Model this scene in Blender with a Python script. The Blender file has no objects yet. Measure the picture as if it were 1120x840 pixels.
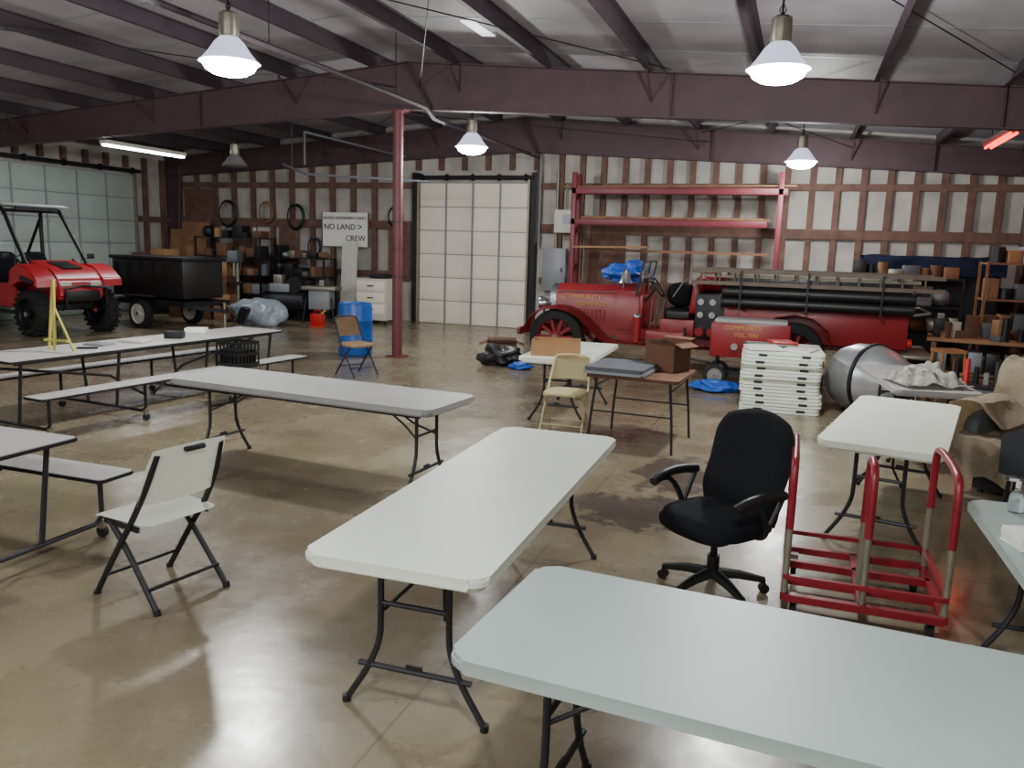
import bpy, bmesh, math, random
from mathutils import Vector, Matrix, Euler, noise
random.seed(7)
TH=.335
pi=math.pi
# ------------------------------------------------------------------ materials
def mat(name,col,rough=.6,metal=0,var=0.0,vscale=6,bump=0,bscale=60,emit=None,estr=0,trans=0,alpha=1,spec=None,coords='Object'):
    m=bpy.data.materials.new(name);m.use_nodes=True
    nt=m.node_tree;b=nt.nodes['Principled BSDF']
    b.inputs['Base Color'].default_value=(*col,1);b.inputs['Roughness'].default_value=rough;b.inputs['Metallic'].default_value=metal
    if spec is not None:b.inputs['Specular IOR Level'].default_value=spec
    if trans:b.inputs['Transmission Weight'].default_value=trans
    if alpha<1:b.inputs['Alpha'].default_value=alpha
    if emit:
        b.inputs['Emission Color'].default_value=(*emit,1);b.inputs['Emission Strength'].default_value=estr
    tc=nt.nodes.new('ShaderNodeTexCoord')
    if var>0:
        n=nt.nodes.new('ShaderNodeTexNoise');n.inputs['Scale'].default_value=vscale;n.inputs['Detail'].default_value=6
        r=nt.nodes.new('ShaderNodeValToRGB')
        r.color_ramp.elements[0].position=.3;r.color_ramp.elements[1].position=.7
        r.color_ramp.elements[0].color=(*[c*(1-var) for c in col],1)
        r.color_ramp.elements[1].color=(*[min(1,c*(1+var)) for c in col],1)
        nt.links.new(tc.outputs[coords],n.inputs['Vector']);nt.links.new(n.outputs['Fac'],r.inputs['Fac']);nt.links.new(r.outputs['Color'],b.inputs['Base Color'])
    if bump>0:
        n2=nt.nodes.new('ShaderNodeTexNoise');n2.inputs['Scale'].default_value=bscale
        bp=nt.nodes.new('ShaderNodeBump');bp.inputs['Strength'].default_value=bump;bp.inputs['Distance'].default_value=.01
        nt.links.new(tc.outputs[coords],n2.inputs['Vector']);nt.links.new(n2.outputs['Fac'],bp.inputs['Height']);nt.links.new(bp.outputs['Normal'],b.inputs['Normal'])
    return m
M={}
def C(r,g,b): # srgb 0-255 -> linear
    f=lambda v:((v/255+.055)/1.055)**2.4 if v/255>.04045 else v/255/12.92
    return (f(r),f(g),f(b))
M['white_plastic']=mat('white_plastic',C(240,242,232),.42,var=.03,vscale=3,bump=.05,bscale=300)
M['table_white']=mat('table_white',C(226,232,218),.4,var=.04,vscale=2.5,bump=.06,bscale=250)
M['table_grey']=mat('table_grey',C(162,177,173),.42,var=.05,vscale=2.5,bump=.08,bscale=250)
M['table_dim']=mat('table_dim',C(158,157,156),.5,var=.06,vscale=2.5,bump=.05,bscale=250)
M['leg_metal']=mat('leg_metal',C(52,52,58),.45,.5)
M['dark_metal']=mat('dark_metal',C(36,36,40),.5,.4)
M['black_plastic']=mat('black_plastic',C(24,24,26),.45)
M['black_fabric']=mat('black_fabric',C(20,21,26),.95,var=.2,vscale=120,bump=.3,bscale=300,spec=.2)
M['seat_grey']=mat('seat_grey',C(84,88,94),.55)
M['rubber']=mat('rubber',C(26,26,27),.85,bump=.2,bscale=80)
M['steel_red']=mat('steel_red',C(76,56,62),.65,var=.12,vscale=3)
M['column_red']=mat('column_red',C(108,54,60),.45,var=.1,vscale=4)
M['purlin']=mat('purlin',C(64,52,60),.6,var=.15,vscale=2)
M['insul']=mat('insul',C(150,144,150),.6,var=.16,vscale=1.3,bump=.5,bscale=2.2)
M['wall_insul']=mat('wall_insul',C(172,165,160),.75,var=.22,vscale=1.7,bump=.6,bscale=4)
M['stud']=mat('stud',C(104,76,66),.8,var=.3,vscale=5)
M['plank']=mat('plank',C(128,92,66),.8,var=.25,vscale=4)
M['plywood']=mat('plywood',C(150,112,80),.8,var=.18,vscale=5)
M['door_white']=mat('door_white',C(242,232,216),.5,var=.03,vscale=2)
M['door_green']=mat('door_green',C(164,176,168),.5,var=.06,vscale=2)
M['paint_red']=mat('paint_red',C(134,28,34),.35,var=.08,vscale=4)
M['truck_red']=mat('truck_red',C(132,30,36),.35,var=.1,vscale=3)
M['rack_red']=mat('rack_red',C(112,34,48),.5,var=.1,vscale=3)
M['utv_red']=mat('utv_red',C(180,28,40),.3)
M['cart_red']=mat('cart_red',C(130,24,38),.35,var=.15,vscale=8)
M['galv']=mat('galv',C(150,146,130),.4,.6,var=.15,vscale=10)
M['chrome']=mat('chrome',C(200,200,205),.18,.95)
M['silver_drum']=mat('silver_drum',C(168,170,172),.34,.6,var=.12,vscale=5)
M['gold']=mat('gold',C(206,160,70),.4,.2)
M['cardboard']=mat('cardboard',C(150,112,76),.85,var=.08,vscale=8)
M['cardboard_dark']=mat('cardboard_dark',C(96,64,46),.85,var=.1,vscale=8)
M['blue_barrel']=mat('blue_barrel',C(22,82,165),.4,var=.06)
M['blue_tarp']=mat('blue_tarp',C(24,80,176),.45,var=.15,vscale=9,bump=.5,bscale=20)
M['navy']=mat('navy',C(30,40,74),.7,var=.2,vscale=6,bump=.4,bscale=10)
M['tan_vinyl']=mat('tan_vinyl',C(150,122,92),.55,var=.08)
M['yellow_metal']=mat('yellow_metal',C(192,180,138),.45,.1,var=.05)
M['towel']=mat('towel',C(188,172,150),.95,var=.1,vscale=20,bump=.6,bscale=120)
M['cloth_print']=mat('cloth_print',C(190,190,180),.9,var=.45,vscale=16,bump=.5,bscale=40)
M['grey_box']=mat('grey_box',C(140,144,150),.5,.2,var=.05)
M['offwhite']=mat('offwhite',C(205,202,192),.6,var=.05)
M['paper']=mat('paper',C(232,232,226),.8)
M['ink']=mat('ink',C(20,20,24),.7)
M['yellow']=mat('yellow',C(196,186,92),.5)
M['red_plastic']=mat('red_plastic',C(190,26,30),.4)
M['ladder_wood']=mat('ladder_wood',C(104,90,78),.6,var=.15)
M['bench']=mat('bench',C(184,182,180),.45,var=.06,vscale=3)
M['clear']=mat('clear',C(215,225,225),.12,trans=.85)
M['green']=mat('green',C(60,92,60),.6)
M['wrap']=mat('wrap',C(150,162,172),.25,var=.25,vscale=12,bump=.8,bscale=15)
M['orange_wood']=mat('orange_wood',C(160,112,70),.7,var=.1)
M['lamp_shade']=mat('lamp_shade',C(190,190,205),.35,.2,emit=(.7,.76,1),estr=1.1)
M['lamp_off']=mat('lamp_off',C(150,148,148),.4,.3)
M['lamp_glow']=mat('lamp_glow',(1,1,1),.5,emit=(.93,.96,1),estr=45)
M['tube_glow']=mat('tube_glow',(1,1,1),.5,emit=(.95,.97,1),estr=18)
M['heater_glow']=mat('heater_glow',(.3,.02,.01),.5,emit=(1,.035,.01),estr=6)
M['skylight']=mat('skylight_panel',(1,1,1),.5,emit=(.9,.93,1),estr=1.4)

# ------------------------------------------------------------------ builder
class B:
    def __init__(s):
        s.bm=bmesh.new();s.m=[]
    def mi(s,k):
        if k not in s.m:s.m.append(k)
        return s.m.index(k)
    def _fin(s,vs,k,T=None):
        if T is not None:bmesh.ops.transform(s.bm,matrix=T,verts=vs)
        i=s.mi(k);seen=set()
        for v in vs:
            for f in v.link_faces:
                if f not in seen:
                    seen.add(f);f.material_index=i
    def box(s,c,d,k,rot=None,bev=0):
        r=bmesh.ops.create_cube(s.bm,size=1);vs=r['verts']
        bmesh.ops.transform(s.bm,matrix=Matrix.Diagonal((*d,1)),verts=vs)
        if bev>0:
            es=list({e for v in vs for e in v.link_edges})
            rr=bmesh.ops.bevel(s.bm,geom=es+vs,offset=bev,segments=2,affect='EDGES',profile=.5)
            vs=list({v for f in rr['faces'] for v in f.verts}|{v for v in vs if v.is_valid})
            st=list(vs);al=set(vs)
            while st:
                v=st.pop()
                for e in v.link_edges:
                    o=e.other_vert(v)
                    if o not in al:al.add(o);st.append(o)
            vs=list(al)
        T=Matrix.Translation(c)
        if rot is not None:T=T@(Euler(rot).to_matrix().to_4x4() if not isinstance(rot,Matrix) else rot)
        s._fin(vs,k,T)
        return s
    def cyl(s,p0,p1,r,k,seg=12,r2=None,caps=True):
        p0=Vector(p0);p1=Vector(p1);d=p1-p0
        r_=bmesh.ops.create_cone(s.bm,cap_ends=caps,segments=seg,radius1=r,radius2=r if r2 is None else r2,depth=d.length)
        T=Matrix.Translation((p0+p1)/2)@d.to_track_quat('Z','Y').to_matrix().to_4x4()
        s._fin(r_['verts'],k,T);return s
    def bar(s,p0,p1,w,h,k,up='Z'):
        p0=Vector(p0);p1=Vector(p1);d=p1-p0
        r=bmesh.ops.create_cube(s.bm,size=1)
        q=d.to_track_quat('Y','Z')
        T=Matrix.Translation((p0+p1)/2)@q.to_matrix().to_4x4()@Matrix.Diagonal((w,d.length,h,1))
        s._fin(r['verts'],k,T);return s
    def path(s,pts,r,k,seg=8,closed=False,smooth=0):
        P=[Vector(p) for p in pts]
        for _ in range(smooth):
            Q=[];n=len(P)
            rng=range(n) if closed else range(n-1)
            if not closed:Q.append(P[0])
            for i in rng:
                a=P[i];b=P[(i+1)%n];Q+= [a*.75+b*.25,a*.25+b*.75]
            if not closed:Q.append(P[-1])
            P=Q
        n=len(P);rings=[];prev=None;i0=s.mi(k)
        for i in range(n):
            if closed:t=(P[(i+1)%n]-P[i-1])
            else:t=P[min(i+1,n-1)]-P[max(i-1,0)]
            t=t.normalized() if t.length>1e-9 else Vector((0,0,1))
            if prev is None:
                a=Vector((0,0,1)) if abs(t.z)<.9 else Vector((1,0,0));u=t.cross(a).normalized()
            else:
                u=(prev-t*prev.dot(t)).normalized()
            prev=u;w=t.cross(u)
            rr=r[i] if isinstance(r,(list,tuple)) else r
            rings.append([s.bm.verts.new(P[i]+(u*math.cos(2*pi*j/seg)+w*math.sin(2*pi*j/seg))*rr) for j in range(seg)])
        m=n if closed else n-1
        for i in range(m):
            A=rings[i];Bq=rings[(i+1)%n]
            for j in range(seg):
                f=s.bm.faces.new((A[j],A[(j+1)%seg],Bq[(j+1)%seg],Bq[j]));f.material_index=i0
        if not closed:
            for R in (rings[0][::-1],rings[-1]):
                f=s.bm.faces.new(R);f.material_index=i0
        return s
    def prism(s,pts,a0,a1,k,axis='z',bev=0):
        def mk(p,a):
            if axis=='z':return (p[0],p[1],a)
            if axis=='x':return (a,p[0],p[1])
            return (p[0],a,p[1])
        A=[s.bm.verts.new(mk(p,a0)) for p in pts];Bv=[s.bm.verts.new(mk(p,a1)) for p in pts]
        n=len(pts);fs=[s.bm.faces.new(A[::-1]),s.bm.faces.new(Bv)]
        for i in range(n):fs.append(s.bm.faces.new((A[i],A[(i+1)%n],Bv[(i+1)%n],Bv[i])))
        i0=s.mi(k)
        for f in fs:f.material_index=i0
        if bev:
            rr=bmesh.ops.bevel(s.bm,geom=list({e for f in fs for e in f.edges}),offset=bev,segments=2,affect='EDGES')
            for f in rr['faces']:f.material_index=i0
        return s
    def slab(s,c,sx,sy,t,rad,k,n=6,bev=.008):
        pts=[]
        for qx,qy,a0 in((1,1,0),(-1,1,90),(-1,-1,180),(1,-1,270)):
            for i in range(n+1):
                a=math.radians(a0+90*i/n)
                pts.append((c[0]+qx*(sx/2-rad)+rad*math.cos(a),c[1]+qy*(sy/2-rad)+rad*math.sin(a)))
        return s.prism(pts,c[2]-t/2,c[2]+t/2,k,'z',bev)
    def lathe(s,prof,k,seg=24,T=None,caps=True):
        i0=s.mi(k);R=[];allv=[]
        for r,z in prof:
            R.append([s.bm.verts.new((r*math.cos(2*pi*j/seg),r*math.sin(2*pi*j/seg),z)) for j in range(seg)]);allv+=R[-1]
        for i in range(len(R)-1):
            for j in range(seg):
                f=s.bm.faces.new((R[i][j],R[i][(j+1)%seg],R[i+1][(j+1)%seg],R[i+1][j]));f.material_index=i0
        if caps:
            for q in (R[0][::-1],R[-1]):
                f=s.bm.faces.new(q);f.material_index=i0
        if T is not None:bmesh.ops.transform(s.bm,matrix=T,verts=allv)
        return s
    def ball(s,c,d,k,seg=16,rot=None):
        r=bmesh.ops.create_uvsphere(s.bm,u_segments=seg,v_segments=seg//2+2,radius=.5)
        T=Matrix.Translation(c)
        if rot:T=T@Euler(rot).to_matrix().to_4x4()
        s._fin(r['verts'],k,T@Matrix.Diagonal((*d,1)));return s
    def grid(s,fn,nu,nv,k,thick=0):
        i0=s.mi(k)
        V=[[s.bm.verts.new(fn(i/nu,j/nv)) for j in range(nv+1)] for i in range(nu+1)]
        fs=[]
        for i in range(nu):
            for j in range(nv):
                f=s.bm.faces.new((V[i][j],V[i+1][j],V[i+1][j+1],V[i][j+1]));f.material_index=i0;fs.append(f)
        if thick:
            bmesh.ops.solidify(s.bm,geom=fs,thickness=thick)
        return s
    def cushion(s,c,d,k,p=4,rot=None,seg=20):
        r=bmesh.ops.create_uvsphere(s.bm,u_segments=seg,v_segments=seg//2+4,radius=1)
        for v in r['verts']:
            x,y,z=v.co;q=(abs(x)**p+abs(y)**p+abs(z)**p)**(1/p)
            v.co=Vector((x/q,y/q,z/q))*.5
        T=Matrix.Translation(c)
        if rot:T=T@Euler(rot).to_matrix().to_4x4()
        s._fin(r['verts'],k,T@Matrix.Diagonal((*d,1)));return s
    def done(s,name,loc=(0,0,0),rz=0,smooth=True,ang=.65):
        bm=s.bm
        bmesh.ops.recalc_face_normals(bm,faces=bm.faces)
        if smooth:
            for f in bm.faces:f.smooth=True
            for e in bm.edges:
                if len(e.link_faces)==2:
                    e.smooth=e.calc_face_angle(0)<ang
        me=bpy.data.meshes.new(name);bm.to_mesh(me);bm.free()
        for k in s.m:me.materials.append(M[k])
        o=bpy.data.objects.new(name,me);bpy.context.collection.objects.link(o)
        o.location=loc;o.rotation_euler=(0,0,math.radians(rz))
        return o
def text(parent,name,body,size,loc,rot,k,ext=.002,align='CENTER',sx=1):
    c=bpy.data.curves.new(name,'FONT');c.body=body;c.size=size;c.extrude=ext;c.align_x=align;c.align_y='CENTER'
    c.materials.append(M[k]);o=bpy.data.objects.new(name,c);bpy.context.collection.objects.link(o)
    o.parent=parent;o.location=loc;o.rotation_euler=rot;o.scale=(sx,1,1)
    return o

# ------------------------------------------------------------------ room shell
XL,XR,YB,YF=-16.4,4.4,18.3,-6.0
RX=-6.2
def roofz(x):return 4.97-.078*abs(x-RX)
fm=bpy.data.materials.new('concrete_floor');fm.use_nodes=True
nt=fm.node_tree;bs=nt.nodes['Principled BSDF'];N=nt.nodes.new;Lk=nt.links.new
tc=N('ShaderNodeTexCoord')
def noi(sc,det=6,rg=.5):
    n=N('ShaderNodeTexNoise');n.inputs['Scale'].default_value=sc;n.inputs['Detail'].default_value=det;n.inputs['Roughness'].default_value=rg
    Lk(tc.outputs['Object'],n.inputs['Vector']);return n
def ramp(src,a,b,pa=.35,pb=.65):
    r=N('ShaderNodeValToRGB');r.color_ramp.elements[0].position=pa;r.color_ramp.elements[1].position=pb
    r.color_ramp.elements[0].color=(*a,1);r.color_ramp.elements[1].color=(*b,1);Lk(src,r.inputs['Fac']);return r
def mix(fac,a,b,mode='MIX'):
    m=N('ShaderNodeMix');m.data_type='RGBA';m.blend_type=mode
    if isinstance(fac,(int,float)):m.inputs[0].default_value=fac
    else:Lk(fac,m.inputs[0])
    for s_,i in((a,6),(b,7)):
        if isinstance(s_,tuple):m.inputs[i].default_value=(*s_,1)
        else:Lk(s_,m.inputs[i])
    return m.outputs[2]
def math_(op,a,b=None):
    m=N('ShaderNodeMath');m.operation=op
    for i,v in enumerate((a,b)):
        if v is None:continue
        if isinstance(v,(int,float)):m.inputs[i].default_value=v
        else:Lk(v,m.inputs[i])
    return m.outputs[0]
n1=noi(.4,8,.6);n2=noi(1.3,8,.62);n3=noi(28,4)
c1=ramp(n1.outputs['Fac'],C(120,106,88),C(146,137,110))
c2=ramp(n2.outputs['Fac'],(.76,.75,.74),(1,1,1),.32,.62)
col=mix(1.0,c1.outputs['Color'],c2.outputs['Color'],'MULTIPLY')
sp=ramp(n3.outputs['Fac'],(.88,.88,.88),(1,1,1),.3,.5)
col=mix(1.0,col,sp.outputs['Color'],'MULTIPLY')
sx=N('ShaderNodeSeparateXYZ');Lk(tc.outputs['Object'],sx.inputs[0])
def joint(comp,off,per):
    a=math_('ADD',comp,off);a=math_('DIVIDE',a,per);a=math_('FRACT',a);a=math_('SUBTRACT',a,.5);a=math_('ABSOLUTE',a);return math_('LESS_THAN',a,.006/per)
j=math_('MAXIMUM',joint(sx.outputs['X'],100.4,3.6),joint(sx.outputs['Y'],100.9,3.6))
def stain(cx,cy,rx,ry,sc,am=2.6):
    a=math_('DIVIDE',math_('SUBTRACT',sx.outputs['X'],cx),rx);b=math_('DIVIDE',math_('SUBTRACT',sx.outputs['Y'],cy),ry)
    d=math_('SQRT',math_('ADD',math_('MULTIPLY',a,a),math_('MULTIPLY',b,b)))
    nn=noi(sc,6,.7);d=math_('ADD',d,math_('MULTIPLY',math_('SUBTRACT',nn.outputs['Fac'],.5),am))
    m=N('ShaderNodeMapRange');m.inputs[1].default_value=1.0;m.inputs[2].default_value=.8;m.inputs[3].default_value=0;m.inputs[4].default_value=1
    Lk(d,m.inputs[0]);return m.outputs[0]
s1=stain(-1.0,5.8,.58,.42,4);s2=stain(-.85,6.9,.38,.6,3.4);s3=stain(-1.1,6.4,.9,1.4,1.6,2.4);s4=stain(-4.2,9.2,1.4,1.0,1.3,2.6)
st=math_('MULTIPLY',math_('MAXIMUM',s1,s2),.8)
col=mix(math_('MULTIPLY',math_('MAXIMUM',s3,s4),.25),col,C(84,70,58))
col=mix(st,col,C(62,54,50))
col=mix(math_('MULTIPLY',j,.5),col,C(70,64,56))
Lk(col,bs.inputs['Base Color'])
rr=ramp(n2.outputs['Fac'],(.18,.18,.18),(.34,.34,.34));Lk(rr.outputs['Color'],bs.inputs['Roughness'])
bs.inputs['Specular IOR Level'].default_value=.65
bp=N('ShaderNodeBump');bp.inputs['Strength'].default_value=.14;bp.inputs['Distance'].default_value=.01;nb=noi(7,5);Lk(nb.outputs['Fac'],bp.inputs['Height']);Lk(bp.outputs['Normal'],bs.inputs['Normal'])
M['floor']=fm
fl=B().box((0,0,0),(XR-XL+.4,YB-YF+.4,.2),'floor').done('floor',(0,0,0))
for v in fl.data.vertices:v.co+=Vector(((XL+XR)/2,(YB+YF)/2,-.1))
def gable(y0,y1,k,name):
    B().prism([(XL,0),(XR,0),(XR,roofz(XR)),(RX,roofz(RX)),(XL,roofz(XL))],y0,y1,k,'y').done(name)
gable(YB,YB+.2,'wall_insul','wall_back')
gable(YF-.2,YF,'wall_insul','wall_front')
B().box((XL-.1,(YB+YF)/2,roofz(XL)/2),(.2,YB-YF,roofz(XL)),'wall_insul').done('wall_left')
B().box((XR+.1,(YB+YF)/2,roofz(XR)/2),(.2,YB-YF,roofz(XR)),'wall_insul').done('wall_right')
b=B()
for x0,x1 in((XL-.2,RX),(RX,XR+.2)):
    z0,z1=roofz(x0),roofz(x1)
    b.prism([(x0,z0),(x1,z1),(x1,z1+.12),(x0,z0+.12)],YF-.2,YB+.2,'insul','y')
b.done('ceiling')
b=B();xs=[]
x=RX+.9
while x<XR-.2:xs.append(x);x+=1.52
x=RX-.6
while x>XL+.2:xs.append(x);x-=1.52
for x in xs:
    z=roofz(x)
    b.box((x,(YB+YF)/2,z-.1),(.012,YB-YF,.2),'purlin')
    b.box((x+.03,(YB+YF)/2,z-.006),(.07,YB-YF,.012),'purlin')
    b.box((x-.03,(YB+YF)/2,z-.2),(.07,YB-YF,.012),'purlin')
b.done('roof_purlins')
b=B()
y=YF+.8
while y<YB:
    for x0,x1 in((XL,RX),(RX,XR)):
        b.bar((x0,y,roofz(x0)-.004),(x1,y,roofz(x1)-.004),.05,.006,'grey_box')
    y+=1.55
b.done('trim_1')
def frame(Y,name):
    b=B()
    def rafter(x0,x1):
        t0,t1=roofz(x0)-.2,roofz(x1)-.2
        d0,d1=.72,.46
        b.prism([(x0,t0-d0),(x1,t1-d1),(x1,t1),(x0,t0)],Y-.008,Y+.008,'steel_red','y')
        b.bar((x0,Y,t0),(x1,Y,t1),.16,.016,'steel_red')
        b.bar((x0,Y,t0-d0),(x1,Y,t1-d1),.16,.016,'steel_red')
        n=5
        for i in range(1,n):
            u=i/n;xx=x0+(x1-x0)*u;tt=t0+(t1-t0)*u;dd=d0+(d1-d0)*u
            if i%2==0:b.box((xx,Y,tt-dd/2),(.014,.15,dd),'steel_red')
    rafter(RX,XR);rafter(RX,XL)
    for xx,sg in((XL,1),(XR,-1)):
        t=roofz(xx)-.2
        b.prism([(xx+sg*.02,0),(xx+sg*.28,0),(xx+sg*.5,t-.2),(xx+sg*.02,t)],Y-.01,Y+.01,'steel_red','y')
        b.path([(xx+sg*.28,Y,0),(xx+sg*.5,Y,t-.2)],.04,'steel_red',6)
    for xx in xs[::2]:
        t=roofz(xx)-.2
        b.bar((xx,Y,t-.4),(xx,Y+.5 if Y<17 else Y+.1,t-.05),.03,.03,'steel_red');b.bar((xx,Y,t-.4),(xx,Y-.5,t-.05),.03,.03,'steel_red')
    b.done(name)
for Y in(12.3,4.5,18.08,-3.4):frame(Y,'roof_beam')
for Y in (12.3,4.5,-3.4):
    b=B();b.cyl((-6.38,Y,0),(-6.38,Y,4.03),.085,'column_red',20)
    b.box((-6.38,Y,.01),(.3,.3,.02),'column_red');b.box((-6.38,Y,4.03),(.3,.22,.02),'column_red')
    for i in range(3):b.cyl((-6.38,Y,1.35+i*.45),(-6.38,Y,1.37+i*.45),.089,'purlin',20)
    b.done('support_column')
b=B()
for (a,c) in (((-6.4,12.3,4.0),(-11,18,4.2)),((-6.4,12.3,4.0),(-2,18,4.2)),((-2.2,12.3,4.4),(.8,18.,4.05)),((.8,12.3,4.1),(-2.2,18.,4.4)),((-6.4,4.5,4.4),(-2,12.3,4.5)),((-2,4.5,4.6),(-6.,12.3,4.4)),((-2,4.5,4.6),(2.5,12.3,4.2)),((-11,4.5,4.2),(-6.4,12.3,4.4))):
    b.cyl(a,c,.008,'dark_metal',6)
b.done('roof_brace_rods')
b=B()
b.path([(-5.75,-2,4.02),(-5.75,12.0,4.02),(-5.75,12.3,3.9),(-5.75,17.9,3.9),(-5.75,17.9,2.0)],.035,'purlin',8)
for y in (2,5,8,11):b.cyl((-5.75,y,4.02),(-5.75,y,4.9),.008,'dark_metal',6)
b.done('gas_pipe')
b=B();b.path([(-8.9,13.4,3.3),(-8.9,13.4,3.9),(-8.9,17.6,3.9)],.022,'seat_grey',8)
b.path([(-9.1,13.0,3.28),(-8.6,13.0,3.1),(-6.9,14.6,3.1)],.022,'seat_grey',8);b.cyl((-8.9,13.0,3.2),(-8.9,13.0,4.75),.012,'dark_metal',6)
b.done('vent_conduit')

b=B()
x=XL+.3
while x<XR:
    indoor=-8.95<x<-5.75
    z0=3.66 if indoor else 0
    w=.12
    b.box((x,YB-.05,(z0+roofz(x)-.2)/2),(w,.10,roofz(x)-.2-z0),'stud')
    x+=.49 if x>-5.5 else .60
for z in (1.15,2.35,3.3):
    for x0,x1 in((XL,-9.05),(-5.75,XR)):
        b.box(((x0+x1)/2,YB-.06,z),(x1-x0,.11,.14 if z!=2.35 else .2),'stud')
for x0,x1,z1 in((XL,-12.6,1.1),(-5.3,XR,1.1)):
    b.box(((x0+x1)/2,YB-.03,z1/2),(x1-x0,.03,z1),'stud')
for x0,x1,z0,z1 in((-15.9,-14.9,2.45,3.2),(-12.9,-12.3,1.3,2.3),(-9.7,-9.1,1.0,2.3),(-14.3,-13.8,1.2,2.3),(-4.7,-3.8,1.2,2.3)):
    b.box(((x0+x1)/2,YB-.08,(z0+z1)/2),(x1-x0,.02,z1-z0),'stud')
b.done('wall_stud_framing')
def sidestuds(X,name,doors):
    b=B();y=YB-.4
    while y>YF:
        ind=any(a<y<c for a,c in doors)
        z0=3.6 if ind else 0
        b.box((X,y,(z0+3.9)/2),(.1,.12,3.9-z0),'stud');y-=.62
    if not doors:
        for z in (1.15,2.35):b.box((X,(YB+YF)/2,z),(.1,YB-YF-.1,.14),'stud')
    else:b.box((X+.01,(YB+17)/2,2.35),(.1,1.2,.14),'stud')
    b.done(name)
sidestuds(XL+.05,'wall_stud_framing',[(12.3,17.0),(6.9,11.6)])
sidestuds(XR-.05,'wall_stud_framing',[])

def secdoor(name,x0,x1,z1,rows,cols,k,loc,rz):
    b=B();W=x1-x0;hh=z1/rows
    for r in range(rows):
        b.box(((x0+x1)/2,0,hh*(r+.5)),(W,.05,hh-.018),k,bev=.006)
        b.box(((x0+x1)/2,.01,hh*(r+1)),(W,.02,.02),'grey_box')
        for c in range(cols):
            cx=x0+W*(c+.5)/cols
            for dx,dz,sx_,sz_ in((0,hh*.36,W/cols-.1,.012),(0,-hh*.36,W/cols-.1,.012),):
                b.box((cx,-.028,hh*(r+.5)+dz),(sx_,.012,sz_),k)
    for c in range(1,cols):
        b.box((x0+W*c/cols,-.03,z1/2),(.05,.012,z1),'grey_box')
    for xx in(x0-.03,x1+.03):
        b.box((xx,-.06,z1/2+.05),(.05,.08,z1+.1),'galv')
    b.cyl((x0-.15,-.12,z1+.12),(x1+.15,-.12,z1+.12),.045,'dark_metal',12)
    for c in range(5):
        xx=x0+W*(c+.1)/4.2;b.cyl((xx,-.12,z1+.12),(xx+.04,-.12,z1+.12),.08,'dark_metal',12)
    return b.done(name,loc,rz)
secdoor('door_1',-8.8,-6.05,3.36,6,4,'door_white',(0,YB-.14,0),0)
b=B()
for xx in(-8.93,-5.9):b.box((xx,YB-.12,1.8),(.12,.22,3.6),'dark_metal')
b.done('trim_2')
secdoor('door_2',-2.15,2.15,3.4,6,5,'door_green',(XL+.14,14.6,0),90)
secdoor('door_3',-2.15,2.15,3.4,6,5,'door_green',(XL+.14,9.2,0),90)

# ------------------------------------------------------------------ lamps
def highbay(x,y,z,on=True,power=350):
    b=B()
    sh='lamp_shade' if on else 'lamp_off'
    b.lathe([(.09,.22),(.14,.17),(.20,.08),(.27,.0),(.285,-.01),(.265,0),(.19,.08),(.13,.16),(.08,.21)],sh,28,caps=False)
    b.lathe([(.06,.45),(.09,.43),(.095,.25),(.08,.21)],'galv',20)
    b.cyl((0,0,.45),(0,0,roofz(x)-z-.005),.01,'dark_metal',8)
    b.path([(0,0,.45),(.03,0,.5),(0,0,.56),(-.03,0,.5),(0,0,.45)],.006,'dark_metal',6)
    if on:
        b.lathe([(.0,-.135),(.08,-.13),(.16,-.112),(.225,-.075),(.262,-.01),(.2,.0),(.0,.0)],'lamp_glow',28,caps=False)
    else:b.ball((0,0,.1),(.12,.12,.2),'offwhite')
    o=b.done('high_bay_lamp',(x,y,z))
    if on:
        l=bpy.data.lights.new('bulb','POINT');l.energy=power;l.shadow_soft_size=.1;l.color=(.98,1,.97)
        lo=bpy.data.objects.new('bulb',l);bpy.context.collection.objects.link(lo);lo.parent=o;lo.location=(0,0,-.26)
for x,y in((-5.3,6.75),(-.34,8.05),(-5.45,13.2),(-.15,15.8),(-5.3,.3),(-.34,.8),(-5.3,-4.),(-.34,-4)):  # last four hang out of view, added as fill light by the camera
    highbay(x,y,3.57,True,220 if y>12 else (340 if y>5 else 230))
highbay(-11.4,14.6,3.42,False)
highbay(-11.4,6.5,3.6,True,150)
def strip(name,x,y0,y1,z,k,light=None,pw=60,hk='offwhite'):
    b=B();b.box((0,(y1-y0)/2,.06),(.16,y1-y0,.07),hk)
    b.cyl((-.04,.03,0),(-.04,y1-y0-.03,0),.02,k,10);b.cyl((.04,.03,0),(.04,y1-y0-.03,0),.02,k,10)
    for yy in(.2,y1-y0-.2):b.cyl((0,yy,.09),(0,yy,roofz(x)-z-.005),.008,'dark_metal',6)
    o=b.done(name,(x,y0,z))
    if light:
        l=bpy.data.lights.new('tube','AREA');l.shape='RECTANGLE';l.size=.15;l.size_y=y1-y0;l.energy=pw;l.color=light
        lo=bpy.data.objects.new('tube_light',l);bpy.context.collection.objects.link(lo);lo.parent=o;lo.location=(0,(y1-y0)/2,-.04)
strip('fluorescent_strip_light',-12.9,12.6,14.8,3.62,'tube_glow',(.95,.97,1),60)
strip('infrared_tube_heater',2.62,13.2,14.9,3.66,'heater_glow',(1,.1,.05),8,'rack_red')
b=B()
for x,y in((-4.4,10.8),(1.0,14.6),(-13.6,15.6)):
    b.box((x,y,roofz(x)-.012),(.2,.8,.012),'skylight',rot=(0,math.atan(.078)*(1 if x>RX else -1),0))
b.done('skylight_panels')

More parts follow.
